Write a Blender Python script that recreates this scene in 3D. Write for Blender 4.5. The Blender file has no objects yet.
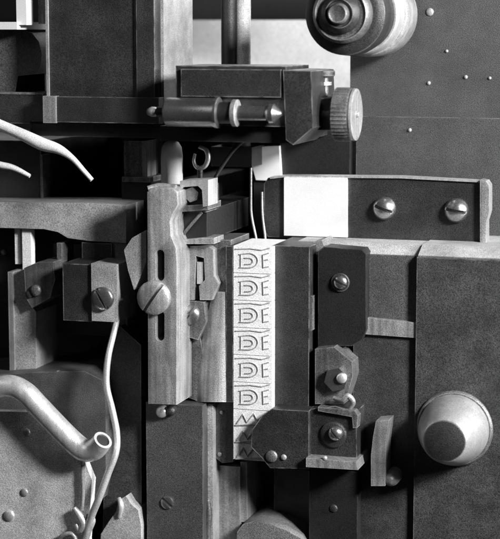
import bpy, bmesh, math, random
from mathutils import Vector, Matrix
random.seed(7)
scene = bpy.context.scene
R = math.radians
U = 0.0005                      # one working unit = half a millimetre
# ------------------------------------------------------------------ camera
YAW, PITCH, DIST = R(17), R(8), 1700.0
FWD = Vector((-math.sin(YAW)*math.cos(PITCH), math.cos(YAW)*math.cos(PITCH), -math.sin(PITCH)))
CAM = -FWD*DIST
RIGHT = FWD.cross(Vector((0, 0, 1))).normalized()
UP = RIGHT.cross(FWD)
cam = bpy.data.cameras.new('camera'); camo = bpy.data.objects.new('camera', cam)
scene.collection.objects.link(camo); scene.camera = camo
camo.location = CAM*U
camo.rotation_euler = FWD.to_track_quat('-Z', 'Y').to_euler()
cam.sensor_fit = 'HORIZONTAL'; cam.sensor_width = 36
cam.lens = 36*DIST/500.0
cam.dof.use_dof = True; cam.dof.focus_distance = (DIST-40)*U; cam.dof.aperture_fstop = 13
cam.clip_start = 0.01; cam.clip_end = 50
# ------------------------------------------------------------------ light
w = bpy.data.worlds.new('World'); scene.world = w; w.use_nodes = True
bg = w.node_tree.nodes['Background']; bg.inputs[0].default_value = (1, 1, 1, 1); bg.inputs[1].default_value = 0.016
def area(name, loc, target, size, power, sy=None):
    l = bpy.data.lights.new(name, 'AREA'); l.energy = power; l.size = size
    if sy: l.shape = 'RECTANGLE'; l.size_y = sy
    o = bpy.data.objects.new(name, l); scene.collection.objects.link(o)
    o.location = Vector(loc)*U
    o.rotation_euler = (Vector(target)-Vector(loc)).to_track_quat('-Z', 'Y').to_euler()
area('key_lamp', (1500, -950, 850), (0, 0, 0), 0.16, 19)
area('right_fill', (1900, -200, 520), (-50, -40, 0), 0.12, 13)  # added light that brightens the right-hand faces
area('wall_fill', (60, 290, 640), (60, 430, 230), 0.08, 1.1)  # unseen light added above to brighten the back wall
area('side_lamp', (-1300, -900, 800), (-100, 0, 0), 0.35, 0.45)
scene.view_settings.view_transform = 'Standard'; scene.view_settings.look = 'None'
scene.view_settings.exposure = 0.0; scene.view_settings.gamma = 1
scene.render.engine = 'CYCLES'
# ------------------------------------------------------------------ materials
def mat(name, v, metal=0.0, rough=0.5, speck=0.35, blotch=0.35, bump=0.25, fine=2500, scratch=0.0, axis=2, wear=0.0):
    m = bpy.data.materials.new(name); m.use_nodes = True
    nt = m.node_tree; N = nt.nodes; L = nt.links
    b = N['Principled BSDF']; b.inputs['Metallic'].default_value = metal
    tc = N.new('ShaderNodeTexCoord')
    n1 = N.new('ShaderNodeTexNoise'); n1.inputs['Scale'].default_value = fine; n1.inputs['Detail'].default_value = 3
    n2 = N.new('ShaderNodeTexNoise'); n2.inputs['Scale'].default_value = 55; n2.inputs['Detail'].default_value = 6; n2.inputs['Roughness'].default_value = 0.65
    L.new(tc.outputs['Object'], n1.inputs['Vector']); L.new(tc.outputs['Object'], n2.inputs['Vector'])
    def ramp(n, lo, hi, a=0.35, c=0.65):
        r = N.new('ShaderNodeMapRange'); r.inputs[1].default_value = a; r.inputs[2].default_value = c
        r.inputs[3].default_value = lo; r.inputs[4].default_value = hi
        L.new(n.outputs[0], r.inputs[0]); return r
    r1 = ramp(n1, 1-speck, 1+speck); r2 = ramp(n2, 1-blotch, 1+blotch)
    mu = N.new('ShaderNodeMath'); mu.operation = 'MULTIPLY'
    L.new(r1.outputs[0], mu.inputs[0]); L.new(r2.outputs[0], mu.inputs[1])
    last = mu
    if scratch:
        mp = N.new('ShaderNodeMapping'); sc = [420, 420, 420]; sc[axis] = 18
        mp.inputs['Scale'].default_value = sc; L.new(tc.outputs['Object'], mp.inputs['Vector'])
        n3 = N.new('ShaderNodeTexNoise'); n3.inputs['Scale'].default_value = 1.0; n3.inputs['Detail'].default_value = 4
        L.new(mp.outputs[0], n3.inputs['Vector'])
        r3 = ramp(n3, 1-scratch, 1+scratch)
        m3 = N.new('ShaderNodeMath'); m3.operation = 'MULTIPLY'
        L.new(mu.outputs[0], m3.inputs[0]); L.new(r3.outputs[0], m3.inputs[1]); last = m3
    mv = N.new('ShaderNodeMath'); mv.operation = 'MULTIPLY'; mv.inputs[1].default_value = v; mv.use_clamp = True
    L.new(last.outputs[0], mv.inputs[0])
    if wear:                                            # paint rubbed through along the arrises
        bv = N.new('ShaderNodeBevel'); bv.samples = 4; bv.inputs['Radius'].default_value = 0.0009
        ge = N.new('ShaderNodeNewGeometry')
        dt = N.new('ShaderNodeVectorMath'); dt.operation = 'DOT_PRODUCT'
        L.new(bv.outputs[0], dt.inputs[0]); L.new(ge.outputs['Normal'], dt.inputs[1])
        e = N.new('ShaderNodeMapRange'); e.inputs[1].default_value = 0.97; e.inputs[2].default_value = 0.86
        e.inputs[3].default_value = 0; e.inputs[4].default_value = 1; L.new(dt.outputs['Value'], e.inputs[0])
        n4 = N.new('ShaderNodeTexNoise'); n4.inputs['Scale'].default_value = 160; n4.inputs['Detail'].default_value = 5
        L.new(tc.outputs['Object'], n4.inputs['Vector'])
        e2 = ramp(n4, 0.1, 1.0, 0.38, 0.6)
        em = N.new('ShaderNodeMath'); em.operation = 'MULTIPLY'; L.new(e.outputs[0], em.inputs[0]); L.new(e2.outputs[0], em.inputs[1])
        ew = N.new('ShaderNodeMath'); ew.operation = 'MULTIPLY_ADD'; ew.inputs[1].default_value = wear; ew.use_clamp = True
        L.new(em.outputs[0], ew.inputs[0]); L.new(mv.outputs[0], ew.inputs[2]); mv = ew
    cc = N.new('ShaderNodeCombineColor')
    for i in range(3): L.new(mv.outputs[0], cc.inputs[i])
    L.new(cc.outputs[0], b.inputs['Base Color'])
    rr = ramp(n2, min(1, rough*1.25), rough*0.8); L.new(rr.outputs[0], b.inputs['Roughness'])
    if bump:
        bp = N.new('ShaderNodeBump'); bp.inputs['Strength'].default_value = bump; bp.inputs['Distance'].default_value = 0.0004
        L.new(n1.outputs[0], bp.inputs['Height']); L.new(bp.outputs[0], b.inputs['Normal'])
    return m
IRON = mat('dark_iron', 0.025, 0.0, 0.40, speck=0.6, blotch=0.5, wear=0.3, bump=0.5)
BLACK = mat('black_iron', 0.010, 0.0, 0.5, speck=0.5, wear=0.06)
CAST = mat('cast_grey_enamel', 0.06, 0.0, 0.42, speck=0.6, blotch=0.25, bump=0.6, wear=0.15)
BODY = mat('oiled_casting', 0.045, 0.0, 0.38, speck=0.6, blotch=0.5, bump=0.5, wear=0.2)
GREY = mat('grey_casting', 0.15, 0.0, 0.5, speck=0.6, blotch=0.3, bump=0.6, wear=0.2)
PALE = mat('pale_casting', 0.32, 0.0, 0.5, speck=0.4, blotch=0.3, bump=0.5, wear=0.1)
STEEL = mat('worn_steel', 0.32, 0.4, 0.36, speck=0.3, blotch=0.3, bump=0.4, scratch=0.25, wear=0.3)
DULL = mat('dull_steel', 0.15, 0.5, 0.40, speck=0.5, blotch=0.4, bump=0.4, scratch=0.25, wear=0.4)
BRIGHT = mat('polished_steel', 0.78, 0.7, 0.36, speck=0.2, blotch=0.15, scratch=0.15, bump=0.25)
TYPE = mat('type_metal', 0.80, 0.0, 0.45, speck=0.3, blotch=0.12, bump=0.3)
RELIEF = mat('grey_relief', 0.40, 0.1, 0.45)  # darker grey for the raised letter strokes
SCREW = mat('screw_steel', 0.42, 0.92, 0.27, speck=0.25, blotch=0.3, bump=0.12)
MID = mat('mid_casting', 0.075, 0.0, 0.45, speck=0.6, blotch=0.35, bump=0.5, wear=0.15)
CONE = mat('turned_steel', 0.55, 0.65, 0.34, speck=0.25, blotch=0.3, bump=0.15)
LIGHT = mat('light_casting', 0.48, 0.0, 0.5, speck=0.45, blotch=0.35, bump=0.5, wear=0.1)
WHITE = mat('white_enamel', 0.72, 0.0, 0.5, speck=0.08, blotch=0.04, bump=0.1)
WALL = mat('pale_wall', 0.8, 0.0, 0.8, speck=0.25, blotch=0.1)
# ------------------------------------------------------------------ helpers
def P(px, py, y):
    """photo point (px,py) on the vertical plane at depth y -> world, working units"""
    d = FWD*DIST + RIGHT*(px-250) + UP*(269.5-py)
    return CAM + d*((y-CAM.y)/d.y)
WORIG = {}
def finish(name, bm, m, parent=None, bevel=0.0, seg=2, smooth=40, ang=30):
    if bevel:
        es = [e for e in bm.edges if len(e.link_faces) == 2 and e.calc_face_angle(0) > R(ang)]
        bmesh.ops.bevel(bm, geom=es, offset=bevel, segments=seg, profile=0.5, affect='EDGES', clamp_overlap=True)
    bmesh.ops.recalc_face_normals(bm, faces=bm.faces)
    vs = [v.co for v in bm.verts]
    lo = Vector([min(v[i] for v in vs) for i in range(3)]); hi = Vector([max(v[i] for v in vs) for i in range(3)])
    c = (lo+hi)/2; c.z = lo.z
    for v in bm.verts: v.co = (v.co-c)*U
    me = bpy.data.meshes.new(name); bm.to_mesh(me); bm.free()
    for p in me.polygons: p.use_smooth = True
    me.set_sharp_from_angle(angle=R(smooth))
    me.materials.append(m)
    o = bpy.data.objects.new(name, me); scene.collection.objects.link(o)
    WORIG[o] = c; o.parent = parent
    return o
def thing(name, label, cat, at, group=None):
    o = bpy.data.objects.new(name, None); o.empty_display_size = 0.01; scene.collection.objects.link(o)
    WORIG[o] = Vector(at); return tag(o, label, cat, group)
def tag(o, label, cat, group=None):
    o['label'] = label; o['category'] = cat
    if group: o['group'] = group
    return o
def struct(o): o['kind'] = 'structure'; return o
def nb(): return bmesh.new()
def prism(bm, pts, off):
    """closed polygon of 3-D points swept along off"""
    off = Vector(off)
    a = [bm.verts.new(p) for p in pts]; b = [bm.verts.new(Vector(p)+off) for p in pts]
    n = len(a)
    bm.faces.new(a); bm.faces.new(b[::-1])
    for i in range(n): bm.faces.new([a[i], b[i], b[(i+1) % n], a[(i+1) % n]])
    return bm
def box3(bm, x0, x1, y0, y1, z0, z1):
    return prism(bm, [Vector((x0, y0, z0)), Vector((x1, y0, z0)), Vector((x1, y0, z1)), Vector((x0, y0, z1))], (0, y1-y0, 0))
def ext(px0, py0, px1, py1, y):
    cx, cy = (px0+px1)/2, (py0+py1)/2
    return P(px0, cy, y).x, P(px1, cy, y).x, P(cx, py1, y).z, P(cx, py0, y).z
def pbox(bm, px0, py0, px1, py1, y, dep):
    x0, x1, z0, z1 = ext(px0, py0, px1, py1, y)
    return box3(bm, x0, x1, y, y+dep, z0, z1)
def box(name, m, parent, px0, py0, px1, py1, y, dep, bevel=1.2, seg=2):
    return finish(name, pbox(nb(), px0, py0, px1, py1, y, dep), m, parent, bevel, seg)
def poly(name, m, parent, pts, y, dep, bevel=1.2, seg=2, ang=30):
    return finish(name, prism(nb(), [P(a, b, y) for a, b in pts], (0, dep, 0)), m, parent, bevel, seg, ang=ang)
def arc(cx, cy, r, a0, a1, n, ry=None):
    ry = ry or r
    return [(cx+r*math.cos(R(a0+(a1-a0)*i/n)), cy-ry*math.sin(R(a0+(a1-a0)*i/n))) for i in range(n+1)]
def frame(d):
    d = Vector(d).normalized(); t = Vector((0, 0, 1)) if abs(d.z) < 0.9 else Vector((1, 0, 0))
    u = d.cross(t).normalized(); return d, u, u.cross(d)
def lathe(bm, org, d, prof, seg=36, knurl=None):
    """profile [(t, r)] turned about axis org + t*d"""
    d, u, v = frame(d); rings = []
    for k, (t, r) in enumerate(prof):
        ring = []
        for i in range(seg):
            a = 2*math.pi*i/seg
            rr = r*(1-(knurl[1] if knurl and k in knurl[0] and i % 2 else 0))
            ring.append(bm.verts.new(Vector(org)+d*t+(u*math.cos(a)+v*math.sin(a))*rr))
        rings.append(ring)
    for a, b in zip(rings, rings[1:]):
        for i in range(seg): bm.faces.new([a[i], a[(i+1) % seg], b[(i+1) % seg], b[i]])
    bm.faces.new(rings[0][::-1]); bm.faces.new(rings[-1])
    return bm
def spline(pts, n=8):
    """Catmull-Rom through (Vector, radius)"""
    out = []; q = [pts[0]]+list(pts)+[pts[-1]]
    for i in range(1, len(q)-2):
        for k in range(n):
            t = k/n; c = []
            for j in range(4):
                p0, p1, p2, p3 = [(list(q[i+s][0])+[q[i+s][1]])[j] for s in (-1, 0, 1, 2)]
                c.append(0.5*(2*p1+(p2-p0)*t+(2*p0-5*p1+4*p2-p3)*t*t+(3*p1-p0-3*p2+p3)*t**3))
            out.append((Vector(c[:3]), c[3]))
    out.append(pts[-1]); return out
def tube(bm, pts, seg=12, hollow=0.0):
    rings = []; n = len(pts)
    for i, (p, r) in enumerate(pts):
        a = pts[max(i-1, 0)][0]; b = pts[min(i+1, n-1)][0]
        d = (Vector(b)-Vector(a)).normalized()
        u = d.cross(Vector((0, 1, 0.02))).normalized(); v = u.cross(d)
        rings.append([bm.verts.new(Vector(p)+(u*math.cos(2*math.pi*k/seg)+v*math.sin(2*math.pi*k/seg))*r) for k in range(seg)])
        dd, uu, vv = d, u, v
    for a, b in zip(rings, rings[1:]):
        for k in range(seg): bm.faces.new([a[k], a[(k+1) % seg], b[(k+1) % seg], b[k]])
    bm.faces.new(rings[0][::-1])
    if hollow:
        p, r = pts[-1]; prev = rings[-1]
        for rr, back in ((hollow, 0), (hollow*0.95, r*1.2)):
            ring = [bm.verts.new(Vector(p)-dd*back+(uu*math.cos(2*math.pi*k/seg)+vv*math.sin(2*math.pi*k/seg))*r*rr) for k in range(seg)]
            for k in range(seg): bm.faces.new([prev[k], prev[(k+1) % seg], ring[(k+1) % seg], ring[k]])
            prev = ring
        bm.faces.new(prev)
    else: bm.faces.new(rings[-1])
    return bm
def path(name, m, parent, pts, n=8, seg=12, hollow=0.0):
    """pts (px, py, y, radius)"""
    return finish(name, tube(nb(), spline([(P(a, b, y), r) for a, b, y, r in pts], n), seg, hollow), m, parent)
def screw(parent, m, px, py, y, r, h, ang, slot=0.17, depth=0.6, dome=0.5, name='screw'):
    """slotted head on the face at depth y, standing h proud of it"""
    c = P(px, py, y+1.5); bm = nb(); ca, sa = math.cos(R(ang)), math.sin(R(ang))
    ws = slot*r; e = 0.02*r
    us = [-r*0.995, -r*0.93, -r*0.8, -r*0.55, -r*0.3, -ws-e, -ws, 0, ws, ws+e, r*0.3, r*0.55, r*0.8, r*0.93, r*0.995]
    nv = 14; rows = []
    for uu in us:
        half = math.sqrt(max(r*r-uu*uu, 0)); row = []
        for k in range(nv+1):
            vv = half*math.sin(math.pi*(k/nv-0.5))
            q = (uu*uu+vv*vv)/(r*r)
            z = h*(1-dome*(1-math.sqrt(max(0, 1-min(q, 0.985)))))
            if abs(uu) <= ws+1e-6: z = min(z, h*(1-depth))
            row.append((uu*ca-vv*sa, uu*sa+vv*ca, z))
        rows.append(row)
    def V(p, z): return Vector((c.x+p[0], c.y-1.5-z, c.z+p[1]))
    top = [[bm.verts.new(V(p, p[2])) for p in row] for row in rows]
    for a, b in zip(top, top[1:]):
        for k in range(nv): bm.faces.new([a[k], a[k+1], b[k+1], b[k]])
    loop = [row[0] for row in top]+top[-1][1:-1]+[row[-1] for row in reversed(top)]+top[0][1:-1][::-1]
    lp = [row[0] for row in rows]+rows[-1][1:-1]+[row[-1] for row in reversed(rows)]+rows[0][1:-1][::-1]
    bot = [bm.verts.new(V(p, -2.0)) for p in lp]
    n = len(loop)
    for i in range(n): bm.faces.new([loop[i], bot[i], bot[(i+1) % n], loop[(i+1) % n]])
    bm.faces.new(bot)
    return finish(name, bm, m, parent, smooth=50)
def hexbolt(parent, m, px, py, y, r, h, rot=10, name='hex_bolt'):
    c = P(px, py, y+1); bm = nb()
    prism(bm, [Vector((c.x+r*math.cos(R(rot+60*i)), c.y-h, c.z+r*math.sin(R(rot+60*i)))) for i in range(6)], (0, h+2, 0))
    return finish(name, bm, m, parent, bevel=r*0.12)
def stud(parent, m, px, py, y, r, h, name='stud', dome=0.5):
    c = P(px, py, y+1)
    pr = [(-2, r), (h*(1-dome), r)]+[(h*(1-dome)+h*dome*math.sin(R(a)), r*math.cos(R(a))) for a in (20, 40, 60, 78)]
    return finish(name, lathe(nb(), c, (0, -1, 0), pr, 24), m, parent, smooth=50)

# ================================================================== SETTING
o = box('back_wall', WALL, None, -300, -250, 900, 160, 430, 20, 0); struct(o)
o = box('machine_frame', BLACK, None, -200, 112, 800, 720, 200, 60, 3); struct(o)
# ================================================================== RIGHT BODY
rb = thing('machine_body', 'large dark cast machine body carrying the pale conical boss', 'machine body', P(450, 640, 60))
x415 = P(415, 400, -20).x; x700 = P(720, 400, -20).x; zt = P(455, 259, -20).z; zb = P(455, 640, -20).z
b = nb(); prism(b, [Vector((x415, -20, zb)), Vector((x415, -20, zt)), Vector((x415, 2, zt+8)), Vector((x415, 200, zt+8)), Vector((x415, 200, zb))], (x700-x415, 0, 0))
finish('front_casting', b, BODY, rb, 2.5, 3)
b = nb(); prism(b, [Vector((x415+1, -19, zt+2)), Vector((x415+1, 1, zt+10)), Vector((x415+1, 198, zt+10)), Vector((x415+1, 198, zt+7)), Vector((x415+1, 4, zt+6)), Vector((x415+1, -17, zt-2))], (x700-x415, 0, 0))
finish('pale_top', b, PALE, rb, 0.8)  # paler plate over the top of the casting
xl = P(300, 250, 10).x
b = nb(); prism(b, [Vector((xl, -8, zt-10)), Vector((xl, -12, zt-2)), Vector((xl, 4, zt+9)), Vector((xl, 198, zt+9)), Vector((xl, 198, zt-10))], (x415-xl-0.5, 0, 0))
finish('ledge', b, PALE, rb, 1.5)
box('recess_plate', MID, rb, 352, 255, 424, 326, -12, 190, 1.5)
poly('sill', STEEL, rb, [(354, 318), (362, 317), (418, 323), (418, 338), (362, 334), (354, 333)], -18, 60, 3, 3)
box('lower_plate', BODY, rb, 352, 336, 424, 640, -14, 190, 2)
# conical boss
bo = thing('conical_boss', 'pale conical steel boss with dark flat end on machine body', 'boss', P(455, 428, -20))
c = P(455, 428, -20)
finish('collar', lathe(nb(), c+Vector((0, 4, 0)), (0, -1, 0), [(0, 37), (7, 37), (9, 35.5), (9, 30)], 48), DULL, bo, smooth=35)
finish('cone', lathe(nb(), c+Vector((0, -3, 0)), (0, -1, 0), [(0, 34), (14, 33), (40, 25), (50, 21.5), (52, 20)], 48), CONE, bo, smooth=50)
finish('end_face', lathe(nb(), c+Vector((0, -54, 0)), (0, -1, 0), [(0, 19.5), (1.5, 19.5), (2, 18.5)], 40), IRON, bo, smooth=30)
# bent lever beside the boss
lv = thing('release_lever', 'flat upright steel lever with knob standing beside the conical boss', 'lever', P(380, 486, -40))
poly('lever_arm', STEEL, lv, [(376, 421), (389, 420), (386, 445), (385, 486), (371, 486), (371, 455), (373, 437)], -44, 22, 1.5)
stud(lv, STEEL, 394, 475, -22, 8, 22, 'knob')
b = nb(); lathe(b, P(379, 470, -20), (0, 1, 0), [(-10, 5), (45, 5)], 16); finish('pivot_pin', b, IRON, lv)

# upper panel behind the bracket
pn = thing('rear_casting', 'tall speckled grey casting wall behind the angle bracket', 'casting', P(430, 240, 100))
x0, x1, z0, z1 = ext(350, -60, 720, 242, 96)
b = nb(); box3(b, x0, x1, 96, 200, z0, z1); finish('wall_plate', b, CAST, pn, 3, 3)
z117 = P(430, 117, 96).z
b = nb(); box3(b, x0+8, x1, 92, 97, z0+1, z117); finish('lower_panel', b, CAST, pn, 1.2)
for i, (px, py, r) in enumerate([(430, 12, 4), (429, 83, 2), (466, 77, 2), (410, 130, 2), (394, 25, 1.6), (447, 51, 1.6), (490, 78, 1.6)]):
    stud(pn, STEEL, px, py, 92 if py > 117 else 96, r, 3, 'rivet')

# angle bracket
br = thing('angle_bracket', 'dark angle bracket with white end panel and two round head screws', 'bracket', P(380, 240, 40))
poly('front_leaf', IRON, br, [(268, 178), (283, 176), (400, 177), (484, 182), (484, 243), (268, 237), (264, 230), (264, 184)], 40, 14, 1.8)
poly('top_lip', BRIGHT, br, [(270, 177), (283, 175.5), (400, 176.5), (482, 181), (482, 182.6), (400, 178.4), (283, 177.4), (270, 179)], 37.5, 17, 0.5)
poly('end_flange', STEEL, br, [(480, 180), (486, 181), (489, 186), (489, 212), (486, 222), (486, 246), (480, 245)], 34, 20, 1.5)
poly('white_panel', WHITE, br, [(284, 177.5), (347, 178), (347, 237.5), (284, 235.5)], 36, 5, 0.6)
screw(br, SCREW, 385, 208, 40, 11.5, 11, 70, 0.12, 0.4, 0.85)
screw(br, SCREW, 457, 210, 40, 12, 11, 80, 0.12, 0.4, 0.85)

# ================================================================== ROLLER, TOP RIGHT
ro = thing('roller', 'dark ringed roller with pale hub bands above the thumbscrew', 'roller', P(344, 14, -60))
c = P(344, 14, -60)
finish('front_disc', lathe(nb(), c, (0, 1, 0), [(0, 30), (1, 34), (4, 38), (26, 39), (30, 37)], 56), IRON, ro, smooth=35)
finish('inner_ring', lathe(nb(), c, (0, 1, 0), [(-12, 22), (-14, 24), (-11, 27), (2, 27.5)], 48), DULL, ro, smooth=45)
finish('hub', lathe(nb(), c, (0, 1, 0), [(-18, 11), (-20, 13), (-16, 18), (0, 20)], 40), IRON, ro, smooth=45)
finish('axle_end', lathe(nb(), c, (0, 1, 0), [(-25, 6), (-26, 8), (-24, 9.5), (-10, 10)], 30), DULL, ro, smooth=45)
finish('barrel', lathe(nb(), c, (0, 1, 0), [(28, 35), (60, 35.5)], 48), IRON, ro)
finish('pale_band', lathe(nb(), c, (0, 1, 0), [(58, 37), (60, 38), (92, 38), (94, 37)], 48), BRIGHT, ro)
finish('pale_band', lathe(nb(), c, (0, 1, 0), [(93, 39), (96, 41), (140, 41), (142, 40)], 48), STEEL, ro)
finish('axle', lathe(nb(), c, (0, 1, 0), [(140, 20), (172, 20)], 32), IRON, ro)

# ================================================================== TOP CENTRE
o = tag(box('cross_bar', BLACK, None, 100, -40, 420, 20, 340, 14, 3), 'black crossbar against the pale wall behind the twin post', 'bar')
po = thing('twin_post', 'upright post of one dark and one pale rod behind the block', 'post', P(236, 66, 60))
b = nb(); q = P(229, 60, 60); lathe(b, q, (0, 0, 1), [(-90, 8), (110, 8)], 24); finish('dark_rod', b, IRON, po)
b = nb(); q = P(243, 60, 66); lathe(b, q, (0, 0, 1), [(-90, 8), (110, 8)], 24); finish('pale_rod', b, LIGHT, po)
q = P(236, 150, 60); b = nb(); box3(b, q.x-22, q.x+22, 44, 202, q.z-16, q.z+4); finish('post_foot', b, BLACK, po, 1.5)
bl = thing('slide_block', 'dark iron block with plunger pin and pointed end cheek', 'block', P(230, 132, -60))
x0, x1, z0, z1 = ext(176, 66, 286, 126, -100)
b = nb(); box3(b, x0, x1, -100, -20, z0, z1); finish('block_body', b, IRON, bl, 2.5, 3)
b = nb(); box3(b, x0+6, x1-4, -103, -97, z0+27, z1-3); finish('face_plate', b, IRON, bl, 1.5)
poly('end_cheek', IRON, bl, [(283, 70), (311, 71), (313, 128), (293, 145), (286, 140)], -104, 84, 1.5)
box('under_shade', BLACK, bl, 160, 127, 292, 142, -92, 120, 2)  # black slab standing in for the shaded underside of the block
box('neck', BLACK, bl, 200, 100, 300, 140, -20, 225, 1)
c = P(166, 112, -112); 
finish('plunger_barrel', lathe(nb(), c, (1, 0, 0), [(0, 11), (2, 13.5), (47, 13.5), (49, 14.5), (52, 14.5), (53, 12)], 36), SCREW, bl, smooth=35)
finish('plunger_groove', lathe(nb(), c, (1, 0, 0), [(52, 10), (66, 10)], 30), BLACK, bl)
finish('plunger_collar', lathe(nb(), c, (1, 0, 0), [(65, 11), (66, 12.5), (70, 12.5), (71, 10)], 32), STEEL, bl, smooth=35)
finish('plunger_pin', lathe(nb(), c, (1, 0, 0), [(70, 7), (98, 6.5), (101, 9), (105, 9), (112, 2)], 28), SCREW, bl, smooth=35)
finish('plunger_tip', lathe(nb(), c, (-1, 0, 0), [(-2, 5), (8, 5), (9, 4)], 20), BLACK, bl)
finish('tip_ball', lathe(nb(), c, (-1, 0, 0), [(8, 2), (10, 4.5), (14, 4.8), (18, 3), (19, 1)], 20), STEEL, bl, smooth=60)

ts = thing('thumbscrew', 'knurled round thumbscrew with pale face at the block end', 'thumbscrew', P(340, 140, -60))
c = P(316, 114, -66)
box('seat_block', IRON, ts, 311, 98, 336, 130, -72, 40, 1.5)
finish('shank', lathe(nb(), c, (1, 0, 0), [(0, 7), (22, 7)], 24), DULL, ts)
finish('knurled_rim', lathe(nb(), c, (1, 0, 0), [(18, 21), (20, 25), (33, 25), (35, 24)], 80, ((1, 2), 0.035)), DULL, ts, smooth=20)
finish('face', lathe(nb(), c, (1, 0, 0), [(33, 23), (37, 24.5), (39, 24), (39.6, 22), (38.6, 18), (38.8, 3), (41, 2.5), (41.5, 1)], 48), STEEL, ts, smooth=30)
cs = thing('cap_screw', 'small flat capped upright screw between block and thumbscrew', 'screw', P(322, 104, -50))
q = P(322, 100, -50)
finish('stem', lathe(nb(), q, (0, 0, 1), [(-8, 6), (27, 6)], 20), DULL, cs)
finish('cap', lathe(nb(), q, (0, 0, 1), [(22, 11), (23, 12), (27, 12), (28, 11)], 28), IRON, cs)
finish('washer', lathe(nb(), q, (0, 0, 1), [(14, 9), (17, 9)], 28), STEEL, cs)

# ================================================================== TOP LEFT
co = thing('machine_column', 'broad dark square column with a thin bright left edge', 'column', P(100, 123, -20))
xa, xb = P(47.5, 50, -60).x, P(157, 50, -60).x; z0, z1 = P(100, 98, -60).z, P(100, -40, -60).z
b = nb(); prism(b, [Vector((xa, -60, z0)), Vector((xb-23, -60, z0)), Vector((xb-20, -63, z0)), Vector((xb-2, -62, z0)), Vector((xb+1, -58, z0)), Vector((xb+1, 30, z0)), Vector((xa, 30, z0))], (0, 0, z1-z0))
finish('shaft', b, IRON, co, 1.6)
b = nb(); box3(b, xb+1, xb+4, -52, 34, z0-2, z1); finish('lit_side', b, PALE, co, 0.6)  # pale plate puts the lit look of this side face into colour
box('foot', IRON, co, 52, 97, 159, 123, -66, 96, 2)
box('foot_end', STEEL, co, 43, 96, 56, 123, -68, 90, 2)
box('edge_highlight', STEEL, co, 45.6, -40, 48.2, 97, -62, 30, 0.8)  # steel strip standing in for the highlight along the left bevel
box('gap_shade', BLACK, co, 30, 122.5, 162, 137, -50, 252, 2)  # black slab painting the shade in the gap under the foot

lh = thing('rounded_housing', 'dark rounded housing left of the dark square column', 'housing', P(20, 123, 0))
b = nb(); pts = [(-60, 30), (20, 29), (32, 33), (39, 42), (42, 55), (41, 66), (36, 74), (18, 76), (15, 92), (-60, 92)]
prism(b, [P(a, c_, -34) for a, c_ in pts], (0, 100, 0)); finish('shell', b, MID, lh, 4, 3)
box('recess', BLACK, lh, 14, 74, 45, 94, -8, 60, 1)
box('base_slab', IRON, lh, -60, 93, 43, 123, -50, 90, 1.2)
box('slab_lip', DULL, lh, -60, 92, 43, 94, -51, 60, 0.5)
wf = thing('white_frame', 'white L-shaped frame of bar and ledge above rounded housing', 'frame', P(10, 28, 20))
box('upright', WHITE, wf, 16, -40, 26, 25, -64, 16, 1)
box('ledge', WHITE, wf, -60, 22, 17, 29.5, -68, 70, 1)
box('side_strip', DULL, wf, 38, -40, 42, 24, -30, 16, 0.8)
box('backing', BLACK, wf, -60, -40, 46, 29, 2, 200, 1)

# ================================================================== LEFT MIDDLE
o = tag(path('pointed_lever', TYPE, None, [(-30, 112, -70, 6), (0, 125, -74, 5.5), (25, 136, -78, 6), (42, 144, -80, 6.5), (58, 149, -82, 5), (72, 158, -84, 3), (84, 171, -86, 2.4), (92, 180, -86, 2.2)]), 'long pale tapering lever curving down to a point', 'lever')
o = tag(path('short_lever', TYPE, None, [(-30, 160, -60, 4), (0, 165, -64, 3.6), (14, 168, -64, 3), (30, 176, -64, 2)]), 'short pale curved lever below the long tapering lever', 'lever')
sp = thing('shadowed_plate', 'dark upright plate behind the two pale levers', 'plate', P(20, 206, 20))
box('plate', IRON, sp, -60, 140, 41, 206, 10, 192, 1)
box('bright_edge', DULL, sp, 40.5, 155, 42.5, 203, 8, 20, 0.4)
gp = thing('guide_plate', 'narrow grey guide plate left of the rounded pale post', 'plate', P(133, 182, 10))
box('plate', DULL, gp, 124, 141, 143, 176, 10, 60, 1)
box('edge', STEEL, gp, 142.5, 141, 145.5, 178, 8, 30, 0.6)
box('step', DULL, gp, 122, 177, 150, 182, 4, 60, 0.8)
box('stem', BLACK, gp, 122, 181, 150, 260, 10, 192, 1)
rp = thing('rounded_post', 'pale rounded post rising behind the slotted bar top', 'post', P(172, 185, 0))
b = nb(); q = P(172, 185, 0); lathe(b, q, (0, 0, 1), [(-30, 11), (30, 11), (38, 10), (43, 7), (45, 3)], 32); finish('post', b, WHITE, rp, smooth=60)
box('post_base', BLACK, rp, 160, 184, 186, 240, -6, 208, 1)
hk = thing('hook_ring', 'small steel hook ring in the dark beside the rounded post', 'ring', P(201, 175, 0))
path('ring', BRIGHT, hk, [(199, 147, 0, 1.8), (206, 150, 0, 2.4), (208, 158, 0, 2.6), (205, 166, 0, 2.4), (198, 168, 0, 2.2), (194, 162, 0, 1.8), (195, 154, 0, 1.5)])
b = nb(); lathe(b, P(200, 170, 4), (0, 0, -1), [(-3, 3), (40, 3)], 14); finish('ring_stem', b, IRON, hk)
o = tag(path('slanted_rod', IRON, None, [(244, 140, 20, 2), (232, 152, 16, 2), (218, 173, 10, 2), (206, 196, 0, 2)]), 'thin dark slanted rod under the iron block', 'rod')

# horizontal rail
ra = thing('horizontal_rail', 'grey horizontal rail across above the screwed block', 'rail', P(60, 232, 0))
poly('rail_face', PALE, ra, [(-60, 202), (90, 203), (126, 205), (126, 243), (90, 241), (68, 238), (58, 232), (44, 229), (-60, 226)], -40, 60, 2.5, 3, ang=40)
box('rail_web', BLACK, ra, -60, 208, 120, 250, 18, 184, 1)

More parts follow.
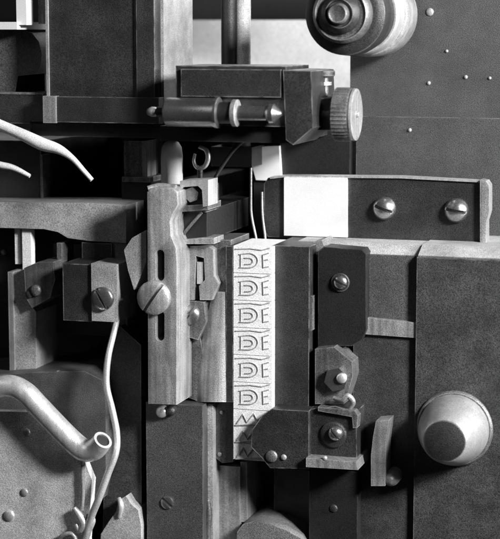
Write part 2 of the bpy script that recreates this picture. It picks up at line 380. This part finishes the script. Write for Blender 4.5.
# white strips and bracket on the left
stp = thing('strip_pair', 'two narrow white vertical strips under the grey rail', 'strip', P(24, 264, -30))
box('strip', TYPE, stp, 15, 229, 20, 264, -30, 10, 0.8)
box('strip', TYPE, stp, 22.5, 229, 31, 278, -34, 10, 0.8)
stud(stp, STEEL, 5, 252, 14, 3, 6, 'pin')
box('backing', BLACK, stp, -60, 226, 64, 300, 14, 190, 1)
lb = thing('left_upright', 'grey upright plate with pale left edge and clamp lug', 'plate', P(24, 372, -30))
poly('upright', PALE, lb, [(11, 273), (26, 269), (27, 300), (36, 312), (36, 390), (13, 390)], -50, 60, 1.2)
box('pale_edge', STEEL, lb, 9, 272, 14, 390, -52, 40, 1)
poly('lug', DULL, lb, [(24, 268), (38, 262), (53, 262), (55, 280), (50, 298), (32, 308), (26, 298)], -60, 40, 2)
stud(lb, DULL, 37, 290, -60, 6, 6, 'rivet')
stud(lb, IRON, 30, 294, -60, 4, 4, 'rivet')
box('foot', BLACK, lb, 14, 385, 40, 400, -46, 240, 1)

# screwed block
sb = thing('screwed_block', 'square block with slotted screw, half dark and half grey', 'block', P(92, 324, -60))
box('dark_half', IRON, sb, 63, 264, 92, 321, -80, 46, 1.5)
box('grey_half', PALE, sb, 91.5, 264, 117, 321.5, -83, 50, 1.5)
screw(sb, SCREW, 104, 298, -83, 11.5, 7, 30, 0.16, 0.6, 0.5)
box('back_block', IRON, sb, 82, 243, 112, 270, -40, 60, 1.2)
box('back_cheek', GREY, sb, 111, 243, 127, 330, -38, 70, 1.2)
box('narrow_tab', DULL, sb, 57, 243, 62, 262, -40, 30, 0.8)
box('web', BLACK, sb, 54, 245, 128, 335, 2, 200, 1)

# bright wire
o = tag(path('bent_wire', BRIGHT, None, [(119, 312, -70, 2.6), (114, 332, -88, 3), (108, 358, -100, 3.2), (106.5, 385, -104, 3.3), (112, 409, -106, 3.3), (116.5, 432, -110, 3.4), (116, 452, -116, 3.3), (108, 474, -120, 3.4), (99, 498, -122, 3.6), (91, 518, -120, 3.6), (84, 545, -117, 3.6)], 8, 14), 'thin bright bent wire running down from the screwed block', 'wire')

# lower left plate with pipe
lp_ = thing('corner_plate', 'grey speckled plate under the thick bent pipe', 'plate', P(50, 600, -20))
poly('plate', LIGHT, lp_, [(-70, 410), (28, 412), (60, 445), (84, 460), (92, 480), (88, 539), (88, 640), (-70, 640)], -112, 10, 2.5, 3, ang=25)
poly('upper_plate', MID, lp_, [(-70, 378), (40, 372), (84, 371), (102, 380), (106, 400), (106, 470), (100, 500), (-70, 500)], -72, 104, 3, 3, ang=25)
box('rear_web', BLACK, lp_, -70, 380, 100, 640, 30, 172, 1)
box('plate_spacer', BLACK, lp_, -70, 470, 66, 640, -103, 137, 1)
stud(lp_, BRIGHT, 10, 515, -112, 5.5, 4, 'rivet')
stud(lp_, STEEL, 25, 492, -112, 4, 3, 'rivet')
stud(lp_, STEEL, 27, 432, -112, 4, 3, 'rivet')
stud(lp_, STEEL, 58, 372.5, -70, 2, 3, 'rivet')
stud(lp_, STEEL, 80, 373, -70, 2, 3, 'rivet')
pp = tag(path('bent_pipe', BRIGHT, None, [(-40, 412, -125, 11), (-12, 392, -125, 11), (8, 386, -125, 11), (24, 392, -125, 11), (38, 406, -125, 11), (56, 425, -125, 11), (72, 441, -125, 11), (84, 450, -125, 11), (95, 449, -127, 10.5), (103, 440, -132, 9.5)], 8, 28, 0.72), 'thick bent steel pipe with open end over the corner plate', 'pipe')
q0, q1 = P(95, 449, -127), P(103, 440, -132); dq = (q1-q0).normalized()
finish('bore_shade', lathe(nb(), q1-dq*4, dq, [(0, 7), (2.5, 7), (2.6, 6)], 24), BLACK, pp)  # black disc painting the shade inside the open pipe end
o = tag(path('thin_pin', STEEL, None, [(83, 458, -116, 2), (82.5, 475, -116, 2), (83, 492, -116, 2), (82, 510, -116, 2)]), 'thin straight pin hanging below the pipe end', 'pin')
cl = thing('wire_clip', 'small crumpled steel clip holding the wire foot', 'clip', P(82, 539, -66))
path('clip_loop', BRIGHT, cl, [(74, 508, -118, 2.4), (80, 516, -118, 4), (84, 524, -118, 4.6), (80, 530, -118, 3.6), (76, 524, -118, 2.5)])
path('clip_tail', STEEL, cl, [(86, 516, -118, 3), (92, 520, -118, 3.6), (88, 530, -118, 4), (84, 542, -118, 4)])
path('clip_tail', STEEL, cl, [(56, 545, -116, 2), (62, 536, -118, 2.2), (72, 534, -118, 2.2), (78, 545, -118, 2.4)])

# vertical web to the right of the wire
vw = thing('mottled_web', 'mottled upright casting with worn pale foot beside the wire', 'casting', P(125, 600, -20))
poly('web', BODY, vw, [(112, 330), (120, 326), (141, 345), (142, 640), (100, 640), (104, 480), (110, 470)], -52, 100, 2)
poly('worn_foot', PALE, vw, [(110, 520), (116, 512), (119, 500), (126, 496), (131, 504), (138, 510), (141, 526), (141, 640), (96, 640), (101, 534)], -66, 60, 3, 3, ang=20)
path('flake', BRIGHT, vw, [(119, 498, -66, 2), (121, 506, -69, 3), (119, 517, -67, 2)])
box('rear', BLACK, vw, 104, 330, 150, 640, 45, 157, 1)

# ================================================================== SLOTTED BAR
sl = thing('slotted_bar', 'upright steel bar with two slots and big slotted screw', 'bar', P(165, 406, -60))
YB = -90
outer = [(147, 192), (152, 188), (172, 188), (177, 192), (178, 205), (173, 213), (170, 222), (171, 236), (176, 248), (177, 262), (176.5, 405), (148, 404)]
def cutprism(bm, out, holes, y, dep):
    O = [P(a, b_, y) for a, b_ in out]; H = [[P(a, b_, y) for a, b_ in h] for h in holes]
    loops = []
    for off in (0, dep):
        es = []; vv = []
        for lpp in [O]+H:
            vs = [bm.verts.new(p+Vector((0, off, 0))) for p in lpp]
            vv.append(vs)
            es += [bm.edges.new((vs[i], vs[(i+1) % len(vs)])) for i in range(len(vs))]
        bmesh.ops.triangle_fill(bm, edges=es, use_beauty=True)
        loops.append(vv)
    for A, B in zip(*loops):
        n = len(A)
        for i in range(n): bm.faces.new([A[i], A[(i+1) % n], B[(i+1) % n], B[i]])
def slot(cx, y0, y1, r): return arc(cx, y0+r, r, 0, 180, 6)+arc(cx, y1-r, r, 180, 360, 6)
b = nb(); cutprism(b, outer, [slot(160, 250, 281, 4), slot(160, 311, 341, 4)], YB, 46)
finish('bar', b, STEEL, sl, 1.0, 2, ang=50)
box('slot_back', BLACK, sl, 150, 242, 174, 350, YB+36, 10, 0)
screw(sl, STEEL, 155.5, 297, YB, 16.5, 9, -35, 0.09, 0.6, 0.45)
path('top_lip', STEEL, sl, [(148, 189, YB+4, 3), (160, 186, YB+8, 3), (176, 188, YB+8, 3)])
stud(sl, BRIGHT, 163, 411, -62, 6, 8, 'foot_stud')
stud(sl, IRON, 172, 410, -62, 5, 8, 'foot_stud')
box('spine', BLACK, sl, 152, 240, 184, 402, YB+46, 20, 1)
b = nb(); prism(b, [P(a, c_, -84) for a, c_ in [(124, 250), (132, 238), (146, 230), (146, 262), (140, 278), (134, 290), (128, 270)]], (0, 30, 0)); finish('side_ear', b, PALE, sl, 2.5, 3)

# clamp at bar top
ck = thing('clamp_jaw', 'small steel clamp with hex nut at slotted bar top', 'clamp', P(196, 240, -50))
poly('jaw', BRIGHT, ck, [(180, 181), (200, 180), (208, 180), (208, 206), (203, 207), (202, 190), (198, 186), (184, 187), (180, 190)], -70, 30, 1)
box('cavity', IRON, ck, 178, 186, 206, 212, -56, 40, 1)
hexbolt(ck, SCREW, 194, 194, -58, 7.5, 8, 20, 'nut')
box('cavity_floor', BLACK, ck, 178, 210, 207, 240, -52, 200, 1)
poly('cavity_shelf', DULL, ck, [(178, 206), (208, 204), (208, 210), (178, 212)], -62, 40, 1)
path('strut', DULL, ck, [(182, 236, -55, 1.6), (190, 226, -55, 1.6), (202, 212, -55, 1.6)])
poly('lower_lip', STEEL, ck, [(180, 240), (202, 238), (214, 238), (214, 244), (180, 244)], -60, 30, 1)

# jaw plate with curved face
jp = thing('jaw_plate', 'worn curved jaw plate with notch and screw beside bright type column', 'plate', P(205, 405, -40))
poly('back_plate', DULL, jp, [(184, 244), (210, 240), (231, 240), (232, 402), (204, 402), (200, 388), (186, 360)], -40, 60, 1.2)
cutout = [(185, 246), (208, 246), (213, 250), (214, 276), (218, 284), (212, 300), (200, 300), (199, 286), (205, 280), (204, 258), (196, 256), (194, 300), (185, 300)]
poly('notched_cover', STEEL, jp, cutout, -52, 14, 1.0, 2, ang=40)
box('notch_bar', BRIGHT, jp, 197, 262, 203, 284, -50, 14, 1)
screw(jp, SCREW, 191, 314, -52, 10, 8, -40, 0.14, 0.6, 0.6)
poly('screw_pad', DULL, jp, [(184, 300), (204, 302), (206, 322), (198, 340), (184, 336)], -52, 14, 1)
# swept curved cheek
b = nb(); A = []
for k in range(13):
    t = k/12; py = 292+t*110
    xc = 227-16*math.sin(t*math.pi*0.5)-2*t
    row = []
    for j in range(7):
        s = j/6
        row.append(b.verts.new(P(xc-12*(1-s)-2+s*(231-xc+2), py, -42-10*math.sin(s*math.pi)*(0.4+0.6*t))))
    A.append(row)
for r0, r1 in zip(A, A[1:]):
    for j in range(6): b.faces.new([r0[j], r0[j+1], r1[j+1], r1[j]])
ex = bmesh.ops.extrude_face_region(b, geom=list(b.faces)); 
for v in [g for g in ex['geom'] if isinstance(g, bmesh.types.BMVert)]: v.co.y = -30
finish('curved_cheek', b, STEEL, jp, 0, smooth=60)
box('dark_edge', IRON, jp, 226, 246, 233, 402, -46, 60, 1)
poly('lower_shoulder', DULL, jp, [(186, 330), (200, 336), (206, 372), (200, 402), (184, 396)], -44, 20, 2)

# lower plate under slotted bar
lo = thing('lower_plate', 'dark plate with small screw below the slotted bar', 'plate', P(176, 600, -40))
x0, x1, z0, z1 = ext(147, 404, 203, 640, -60)
b = nb(); box3(b, x0, x1, -60, -22, z0, z1); finish('plate', b, CAST, lo, 1.5)
screw(lo, SCREW, 168, 502, -60, 6.5, 2.5, 50, 0.25, 0.7, 0.4)
b = nb(); box3(b, x0-4, x1-6, -22.5, 202, z0, z1-2); finish('web', b, BLACK, lo, 1)
sr = thing('bright_strip', 'pale vertical steel strip beside the dark lower plate', 'strip', P(208, 600, -30))
box('strip', PALE, sr, 203.8, 404, 213, 640, -44, 44, 1)
box('lower_strip', STEEL, sr, 213.5, 466, 240, 640, -24, 60, 1.5)
path('worn_patch', DULL, sr, [(208, 500, -45, 2), (209, 515, -46, 3.4), (208, 532, -46, 3), (209, 560, -45, 3)])
poly('cover_plate', DULL, sr, [(214, 402), (233, 402), (233, 462), (222, 463), (216, 458), (214, 448)], -34, 30, 1.5)
stud(sr, STEEL, 220, 454, -34, 2.4, 2.5, 'rivet')
stud(sr, STEEL, 222, 412, -34, 2.2, 2.5, 'rivet')

# ================================================================== TYPE COLUMN
TY = -46
def strokes(parent, lines, y, r=1.0):
    bm = nb()
    for ln in lines:
        pts = [(P(a, b_, y), r) for a, b_ in ln]
        tube(bm, pts, 6)
    return finish('raised_letters', bm, RELIEF, parent)
rows = [246.5+27.3*i for i in range(6)]
for i, py in enumerate(rows):
    t = thing('type_block', 'bright looped-letter type block, %s its stack' % ('topmost of', 'second from top of', 'third from top of', 'fourth from top of', 'fifth from top of', 'lowest looped one in')[i], 'type block', P(253, py+27, TY+20), 'looped type blocks')
    p1 = py+26.7
    box('body', TYPE, t, 233.5, py, 272, p1, TY, 62, 0.9)
    yy = TY-0.4
    strokes(t, [[(239, py+8)]+arc(249, py+14, 9, 100, -100, 12, 7.3)+[(239.5, py+21)],
                [(241, py+8), (241, py+21)], [(244.5, py+11.5)]+arc(250, py+14.6, 3, 90, -90, 6)+[(245, py+17.8)],
                [(263, py+8), (263.5, py+21)], [(263, py+8.5), (269, py+6.5)], [(263, py+14), (268, py+13)], [(263.5, py+21), (269, py+20)],
                [(235.5, py+2.6), (250, py+2.0), (262, py+3.6), (270, py+1.4)]], yy, 0.6)
for i in range(3):
    py = rows[-1]+27.3+i*16.8
    t = thing('type_block', 'bright zigzag-ridged type block, %s its stack' % ('third from bottom of', 'second from bottom of', 'lowest of')[i], 'type block', P(253, py+17, TY+20), 'zigzag type blocks')
    box('body', TYPE, t, 233.5, py, 270 if i == 0 else 268, py+16.4, TY, 62, 0.9)
    strokes(t, [[(237, py+13), (243, py+4), (247, py+12), (254, py+3.5), (258, py+11), (266, py+3)], [(235.5, py+15), (250, py+14.2), (266, py+14.6)]], TY-0.4, 0.8)
mb = thing('mould_block', 'plain dark upright block right of the bright type column', 'block', P(290, 470, 0))
x0, x1, z0, z1 = ext(273, 246, 309, 470, -36)
b = nb(); box3(b, x0, x1, -36, 66, z0, z1); finish('block', b, IRON, mb, 1.5)
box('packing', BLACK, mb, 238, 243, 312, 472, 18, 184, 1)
poly('thin_gib', DULL, mb, [(309, 296), (313, 296), (313, 330), (309, 332)], -30, 30, 0.6)
lg = thing('lower_jaw', 'dark slanted jaw covering the foot of the type column', 'jaw', P(280, 470, -60))
poly('jaw', IRON, lg, [(272, 409), (309, 411), (309, 469), (270, 468), (262, 458), (251, 447), (252, 430), (262, 416)], -58, 44, 3, 3)
stud(lg, STEEL, 284, 457, -58, 3, 3, 'rivet')
stud(lg, DULL, 272, 456, -58, 6, 4, 'stud')
ck2 = thing('lower_support', 'grey support under the slanted jaw beside the black opening', 'support', P(290, 530, 0))
box('support', BODY, ck2, 274, 469, 309, 536, 4, 40, 1.5)
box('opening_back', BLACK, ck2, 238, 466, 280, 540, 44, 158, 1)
box('opening_frame', STEEL, ck2, 240.5, 462, 247, 522, -20, 62, 1)

# ================================================================== CENTRE RIGHT CLAMP STACK
dp = thing('dark_plate', 'nearly black plate with one round screw below the white panel', 'plate', P(340, 346, 0))
poly('plate', BLACK, dp, [(318, 252), (324, 247), (362, 250), (366, 254), (366, 330), (362, 340), (352, 346), (318, 346)], -26, 60, 2)
stud(dp, IRON, 341, 282, -26, 9, 4, 'screw_seat', 0.2)
screw(dp, SCREW, 341, 282, -28, 6.5, 5, 60, 0.18, 0.6, 0.6)
poly('wedge', GREY, dp, [(308, 244), (322, 240), (324, 246), (316, 254), (312, 262), (308, 262)], -10, 40, 1)
box('rear_web', BLACK, dp, 308, 256, 356, 346, 30, 172, 1)
hl = thing('hex_lever', 'angular lug with bright hex bolt below the nearly black plate', 'lug', P(334, 404, -20))
poly('lug', DULL, hl, [(315, 349), (334, 347), (352, 362), (353, 376), (349, 390), (344, 404), (315, 404)], -40, 50, 2)
hexbolt(hl, SCREW, 338, 378, -40, 12, 9, 15)
stud(hl, BRIGHT, 342, 378, -49, 5, 4, 'bolt_stud')
path('spring_coil', STEEL, hl, [(334, 398, -46, 2), (342, 400, -50, 2.6), (348, 396, -50, 2.8), (353, 402, -48, 2.8), (350, 408, -46, 2.2)])
box('rear_web', BLACK, hl, 312, 348, 352, 406, 8, 194, 1)
cb = thing('clamp_block', 'dark clamp block with domed screw and pale bottom lip', 'block', P(332, 472, -20))
poly('block', IRON, cb, [(310, 409), (335, 406), (356, 412), (357, 458), (308, 458)], -50, 60, 2.5)
poly('top_edge', DULL, cb, [(318, 407), (354, 411), (358, 416), (357, 428), (353, 428), (352, 417), (318, 411)], -54, 12, 1)
poly('bottom_lip', STEEL, cb, [(306, 458), (356, 462), (358, 470), (306, 467)], -66, 60, 2)
stud(cb, IRON, 334, 434, -50, 13, 5, 'screw_boss', 0.4)
screw(cb, SCREW, 336, 433, -54, 7, 6, 40, 0.14, 0.5, 0.8)
stud(cb, BRIGHT, 325, 458, -66, 2, 2, 'rivet')
ft = thing('dark_pedestal', 'black upright pedestal under the clamp block', 'pedestal', P(332, 600, 0))
box('foot', BLACK, ft, 309, 470, 357, 640, -30, 228, 2)
stud(ft, IRON, 334, 508, -30, 4, 3, 'rivet')

# pale block and wires behind bracket's left end
pb = thing('pale_block', 'pale block behind the left end of the angle bracket', 'block', P(266, 182, 80))
poly('block', WHITE, pb, [(254, 147), (279, 146), (281, 181), (256, 180), (252, 166)], 80, 120, 2.5)
box('stem', BLACK, pb, 254, 178, 280, 244, 84, 118, 1)  # black box added to darken the gap below the block
box('dark_cheek', BLACK, pb, 280, 130, 350, 190, 86, 116, 1)
wires = []
tag(path('curved_wire', STEEL, None, [(251, 168, 40, 1.2), (251, 195, 36, 1.2), (251.5, 215, 34, 1.3), (256, 238, 30, 1.3), (257, 246, 26, 1.3)]), 'thin curved wire left of the bracket, longer of two', 'wire')
tag(path('curved_wire', STEEL, None, [(262, 192, 40, 1.2), (262.5, 215, 36, 1.2), (265, 236, 32, 1.3), (265, 246, 28, 1.3)]), 'thin curved wire touching the bracket left end, shorter of two', 'wire')

ap = thing('rounded_apron', 'pale round-topped apron below the black opening', 'apron', P(275, 640, 0))
poly('apron', GREY, ap, [(236, 640), (237, 532), (243, 524), (255, 521), (270, 524), (286, 530), (300, 538), (312, 552), (312, 640)], -40, 70, 7, 4, ang=50)
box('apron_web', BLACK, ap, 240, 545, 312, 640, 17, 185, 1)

# ------------------------------------------------------------------ place everything
for o, wc in WORIG.items():
    o.location = (wc-WORIG[o.parent] if o.parent else wc)*U
